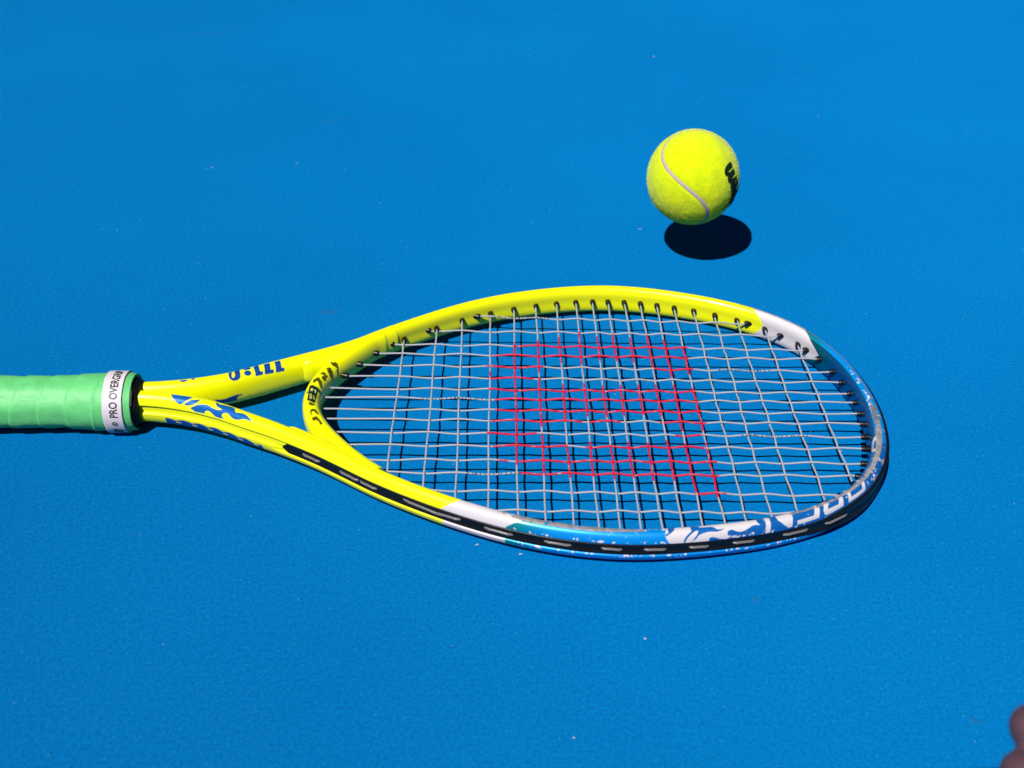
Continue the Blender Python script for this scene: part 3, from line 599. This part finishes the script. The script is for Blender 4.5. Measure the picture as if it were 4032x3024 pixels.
# ------------------------------------------------------------------ ball
BC = Vector((0.14201583, 0.72988053, 0.06933684)); BRAD = 33.3
ball = bpy.data.objects.new("tennis_ball", None); col.objects.link(ball); ball.location = BC; ball.empty_display_size = .03
tag(ball, "yellow-green felt tennis ball in mid-air just above its round shadow", "tennis ball")
t = np.linspace(0, 2 * np.pi, 900, endpoint=False); ab = .8
q = np.stack([ab * np.cos(t) + .2 * np.cos(3 * t), ab * np.sin(t) - .2 * np.sin(3 * t), 2 * np.sqrt(ab * .2) * np.sin(2 * t)], 1)
q /= np.linalg.norm(q, axis=1)[:, None]
SR = np.array([[0.4454, -0.4301, -0.7852], [0.8467, -0.0828, 0.5256], [-0.2911, -0.899, 0.3273]])
seam = q @ SR.T
def build_ball():
    bm = bmesh.new(); bmesh.ops.create_icosphere(bm, subdivisions=6, radius=1.0)
    P = np.array([v.co[:] for v in bm.verts]); F = [[v.index for v in f.verts] for f in bm.faces]; bm.free()
    d = np.concatenate([np.arccos(np.clip((c @ seam.T).max(1), -1, 1)) for c in np.array_split(P, 12)]) * BRAD
    R = BRAD + .5 * (vnoise(P * BRAD, 7.0, 1) - .5) + .22 * (vnoise(P * BRAD, 2.4, 2) - .5) - .75 * (1 - sstep(d, 1.1, 2.1))
    V = P * R[:, None]; V[:, 2] *= 1.035
    f = put("felt", raw_mesh("felt", V, F), M_felt, ball)
    # fibres standing off the felt
    n = 24000; U = rng.normal(size=(n, 3)); U /= np.linalg.norm(U, axis=1)[:, None]
    dd = np.concatenate([np.arccos(np.clip((c @ seam.T).max(1), -1, 1)) for c in np.array_split(U, 12)]) * BRAD
    U = U[dd > 1.45]; n = len(U); T = np.cross(U, rng.normal(size=(n, 3))); T /= np.linalg.norm(T, axis=1)[:, None]; B = np.cross(U, T)
    ln = rng.uniform(.5, 1.45, n)[:, None]; w = .05
    p0 = U * (BRAD - .3); p1 = p0 + U * ln * .55 + T * ln * .35; p2 = p0 + U * ln * .8 + T * ln * .95
    VV = np.stack([p0 - B * w, p0 + B * w, p1 - B * w, p1 + B * w, p2], 1).reshape(-1, 3); VV[:, 2] *= 1.035
    k = np.arange(n)[:, None] * 5
    FF = np.concatenate([k + np.array([[0, 1, 3]]), k + np.array([[0, 3, 2]]), k + np.array([[2, 3, 4]])])
    z = put("felt_fuzz", raw_mesh("felt_fuzz", VV, FF.tolist(), smooth=False), M_fuzz, ball); z["kind"] = "stuff"
    # seam
    tn = tangents(np.vstack([seam[-1:], seam, seam[:1]]))[1:-1]; b = np.cross(seam, tn); b /= np.linalg.norm(b, axis=1)[:, None]
    offs = [(-1.75, -.95), (-1.35, -.42), (-.7, -.22), (0, -.15), (.7, -.22), (1.35, -.42), (1.75, -.95)]
    V = np.stack([seam * (BRAD + h) + b * o for o, h in offs], 1); V = np.concatenate([V, V[:1]], 0); V[..., 2] *= 1.035
    put("seam", grid_mesh("seam", V, close_v=False, flip=True), M_seam, ball)
build_ball()
def sphere_print(V, F, origin, xdir, r, name="logo"):
    """wrap flat lettering (mm) round the ball: origin is a unit vector, xdir the text direction there"""
    o = np.array(origin, float); o /= np.linalg.norm(o); x = np.array(xdir, float); x -= o * (x @ o); x /= np.linalg.norm(x); y = np.cross(o, x)
    d = np.hypot(V[:, 0], V[:, 1]) / r; k = np.where(d > 1e-9, np.sin(d) / np.maximum(d, 1e-9), 1)[:, None]
    P = (o[None] * np.cos(d)[:, None] + (x[None] * V[:, :1] + y[None] * V[:, 1:2]) / r * k) * r; P[:, 2] *= 1.035
    return put(name, raw_mesh(name, P, F), M_ballink, ball)

def ribbon(P, w):
    s, R = resample(P, .25, 2); T = tangents(R); N = np.stack([-T[:, 1], T[:, 0]], 1)
    u = s / s[-1]; h = (np.interp(u, np.linspace(0, 1, len(w)), w) / 2 * 1.5 + .2)[:, None]
    V = np.stack([R + N * h, R, R - N * h], 1).reshape(-1, 2); F = []
    for i in range(len(R) - 1):
        for k in (0, 1): F.append([3 * i + k, 3 * i + k + 1, 3 * i + 4 + k, 3 * i + 3 + k])
    return V, F
strokes = [([(.3, 10.2), (.0, 6), (.4, 2.2), (2.0, .7), (3.7, 2.2), (5.0, 5.5), (5.6, 9.6)], [2.0, 2.4, 2.2, 1.7, 1.4, 1.3, 1.2]),
           ([(5.6, 9.6), (5.5, 5.5), (6.0, 2.2), (7.5, .7), (9.2, 2.2), (10.5, 5.8), (11.2, 10.4)], [2.0, 2.4, 2.2, 1.7, 1.4, 1.3, 1.0]),
           ([(13.0, 6.2), (12.7, 3.0), (13.2, 1.0), (14.6, 1.0)], [2.0, 2.2, 2.0, 1.0]), ([(13.4, 9.2), (13.6, 8.0)], [1.8, 1.8]),
           ([(16.6, 11.0), (16.0, 5), (15.8, 2.2), (16.4, .8), (17.8, 1.0)], [1.4, 2.2, 2.2, 1.8, 1.0]),
           ([(22.0, 5.9), (20.2, 6.4), (19.4, 5.0), (21.0, 3.4), (21.3, 1.6), (19.8, .7), (18.4, 1.5)], [1.4, 1.6, 1.8, 2.0, 1.8, 1.6, 1.2]),
           ([(26.0, 6.3), (24.2, 5.2), (23.6, 2.6), (25.0, .8), (27.0, 1.6), (27.8, 4.2), (26.8, 6.2), (25.6, 6.3)], [1.4, 2.0, 2.2, 1.7, 1.8, 2.0, 1.6, 1.2]),
           ([(29.6, 6.4), (29.2, .6)], [2.2, 2.2]), ([(29.5, 4.6), (31.2, 6.2), (32.8, 5.4), (32.6, 2.0), (33.6, .8), (34.8, 1.2)], [1.3, 1.6, 2.0, 2.2, 1.6, 1.0])]
VA, FA = [], []
for P, w in strokes:
    V, F = ribbon(P, w); k = len(VA); VA += V.tolist(); FA += [[i + k for i in f] for f in F]
VA = np.array(VA)
sphere_print(VA, FA, (.52, -.76, .488), (.45, 0.0, -.89), BRAD + .72, "lettering")
SW = np.array([(.570, -.722, -.405), (.588, -.72, -.368), (.68, -.683, -.28), (.753, -.628, -.197), (.884, -.453, -.118), (.93, -.30, -.10), (.94, -.1, -.12)])
SW /= np.linalg.norm(SW, axis=1)[:, None]
s, R = resample(SW * 33.6, .6, 2); R = R / np.linalg.norm(R, axis=1)[:, None]; T = tangents(R); Bn = np.cross(R, T); u = (s / s[-1])[:, None]
h = .5 + 1.25 * np.minimum(1, u * 2.5)
V = np.stack([R * (BRAD + .72) + Bn * h, R * (BRAD + .76), R * (BRAD + .72) - Bn * h], 1); V[..., 2] *= 1.035
put("lettering", grid_mesh("lettering", V, close_v=False, flip=True), M_ballink, ball)

# ------------------------------------------------------------------ grit on the court
def build_grit():
    V, F = [], []
    def flake(x, y, L, ang, W):
        k = len(V); c, s = math.cos(ang), math.sin(ang); h = .35
        pts = [(-L, -W * .4), (-.2 * L, -W), (L, -W * .3), (.5 * L, W), (-.6 * L, W * .8)]
        for px, py in pts: V.append((x * 1000 + px * c - py * s, y * 1000 + px * s + py * c, .05))
        for px, py in pts: V.append((x * 1000 + .7 * (px * c - py * s), y * 1000 + .7 * (px * s + py * c), h))
        F.append([k + 5, k + 6, k + 7, k + 8, k + 9])
        for i in range(5): F.append([k + i, k + (i + 1) % 5, k + 5 + (i + 1) % 5, k + 5 + i])
    for x, y, L, W in [(0.17, 1.1727, 1.5, .5), (0.1139, 0.7792, 1.6, .25), (-0.2522, 0.8892, .7, .4), (0.2059, 0.5018, .9, .4), (-0.0112, 0.4231, 1.3, .35),
                       (0.0123, 0.416, 1.2, .45), (0.0728, 0.358, .8, .6), (0.0345, 0.3009, .7, .4), (-0.1793, 0.8988, .6, .4), (-.0952, .4857, .6, .3)]:
        flake(x, y, L, random.uniform(-.3, .3), W)
    for _ in range(170):
        flake(random.uniform(-.45, .5), random.uniform(.2, 1.3), random.uniform(.15, .4), random.uniform(0, 3), random.uniform(.1, .22))
    o = put("grit", raw_mesh("grit", V, F, smooth=False), M_grit)
    tag(o, "pale grit flecks scattered over the blue court", kind="stuff")
build_grit()

# ------------------------------------------------------------------ hand reaching in at the corner
def build_hand():
    A = lambda *p: np.array(p) * 1000
    t1, t2 = A(.1473, .1834, .1681), A(.1424, .1729, .1620)            # index and middle fingertips
    t3, t4 = t2 + (7, -12.5, -6.5), t2 + (20, -24, -11)
    chains = []
    for tip, r, L, base in ((t1, 8.2, (21, 23, 42), (86, -18, 8)), (t2, 8.3, (22, 26, 45), (92, -25, 3)), (t3, 7.9, (21, 25, 42), (84, -30, -3)), (t4, 6.9, (17, 19, 34), (70, -34, -8))):
        k = np.array([0, L[0], L[0] + L[1], sum(L)]) / sum(L)
        J = [tip + np.array(base) * u + np.array((0, -3.0, 11.0)) * math.sin(u * math.pi) for u in k]
        chains.append((J, [r * .86, r, r * 1.07, r * 1.22]))
    m = [c[0][-1] for c in chains]; wrist = (m[1] + m[2]) / 2 + np.array((72, -44, 16)); fore = wrist + np.array((120, -100, 30)); elbow = fore + np.array((110, -100, 30))
    for q, rr in zip(m, (11, 11.5, 11, 9.5)): chains.append(([q, q * .5 + wrist * .5, wrist], [rr, rr * 1.35, 15]))
    th = [m[0] * .3 + wrist * .7 + np.array((-4, 10, -4)), m[0] * .7 + wrist * .3 + np.array((-2, 32, -14)), m[0] + np.array((-14, 36, -22)), m[0] + np.array((-38, 30, -26))]
    th = [q + np.array((14, -6, 0)) for q in th]
    chains.append((th, [14, 11.5, 9.5, 7.8]))
    chains.append(([wrist, fore, elbow], [21, 30, 36]))
    bm = bmesh.new()
    for J, R in chains:
        J = np.array(J)
        for i in range(len(J) - 1):
            a, b = J[i], J[i + 1]; n = max(3, int(np.linalg.norm(b - a) / 2.2))
            for u in np.linspace(0, 1, n):
                bmesh.ops.create_icosphere(bm, subdivisions=2, radius=(R[i] + (R[i + 1] - R[i]) * u) * .001, matrix=Matrix.Translation(Vector((a + (b - a) * u) * .001)))
    me = bpy.data.meshes.new("hand_raw"); bm.to_mesh(me); bm.free()
    o = bpy.data.objects.new("hand_raw", me); col.objects.link(o)
    md = o.modifiers.new("r", 'REMESH'); md.mode = 'VOXEL'; md.voxel_size = .0012; md.use_smooth_shade = True
    sm = o.modifiers.new("s", 'SMOOTH'); sm.factor = .5; sm.iterations = 6
    m2 = bpy.data.meshes.new_from_object(o.evaluated_get(bpy.context.evaluated_depsgraph_get()))
    bpy.data.objects.remove(o); bpy.data.meshes.remove(me); m2.name = "hand"
    h = bpy.data.objects.new("hand", m2); col.objects.link(h)
    m2.materials.clear(); m2.materials.append(M_shaded_skin.m)
    m2.polygons.foreach_set("use_smooth", np.ones(len(m2.polygons), bool))
    tag(h, "hand with shade put into its skin colour, two fingertips reaching in at the lower right corner of the court", "hand")
    return h
build_hand()
bpy.context.view_layer.update()
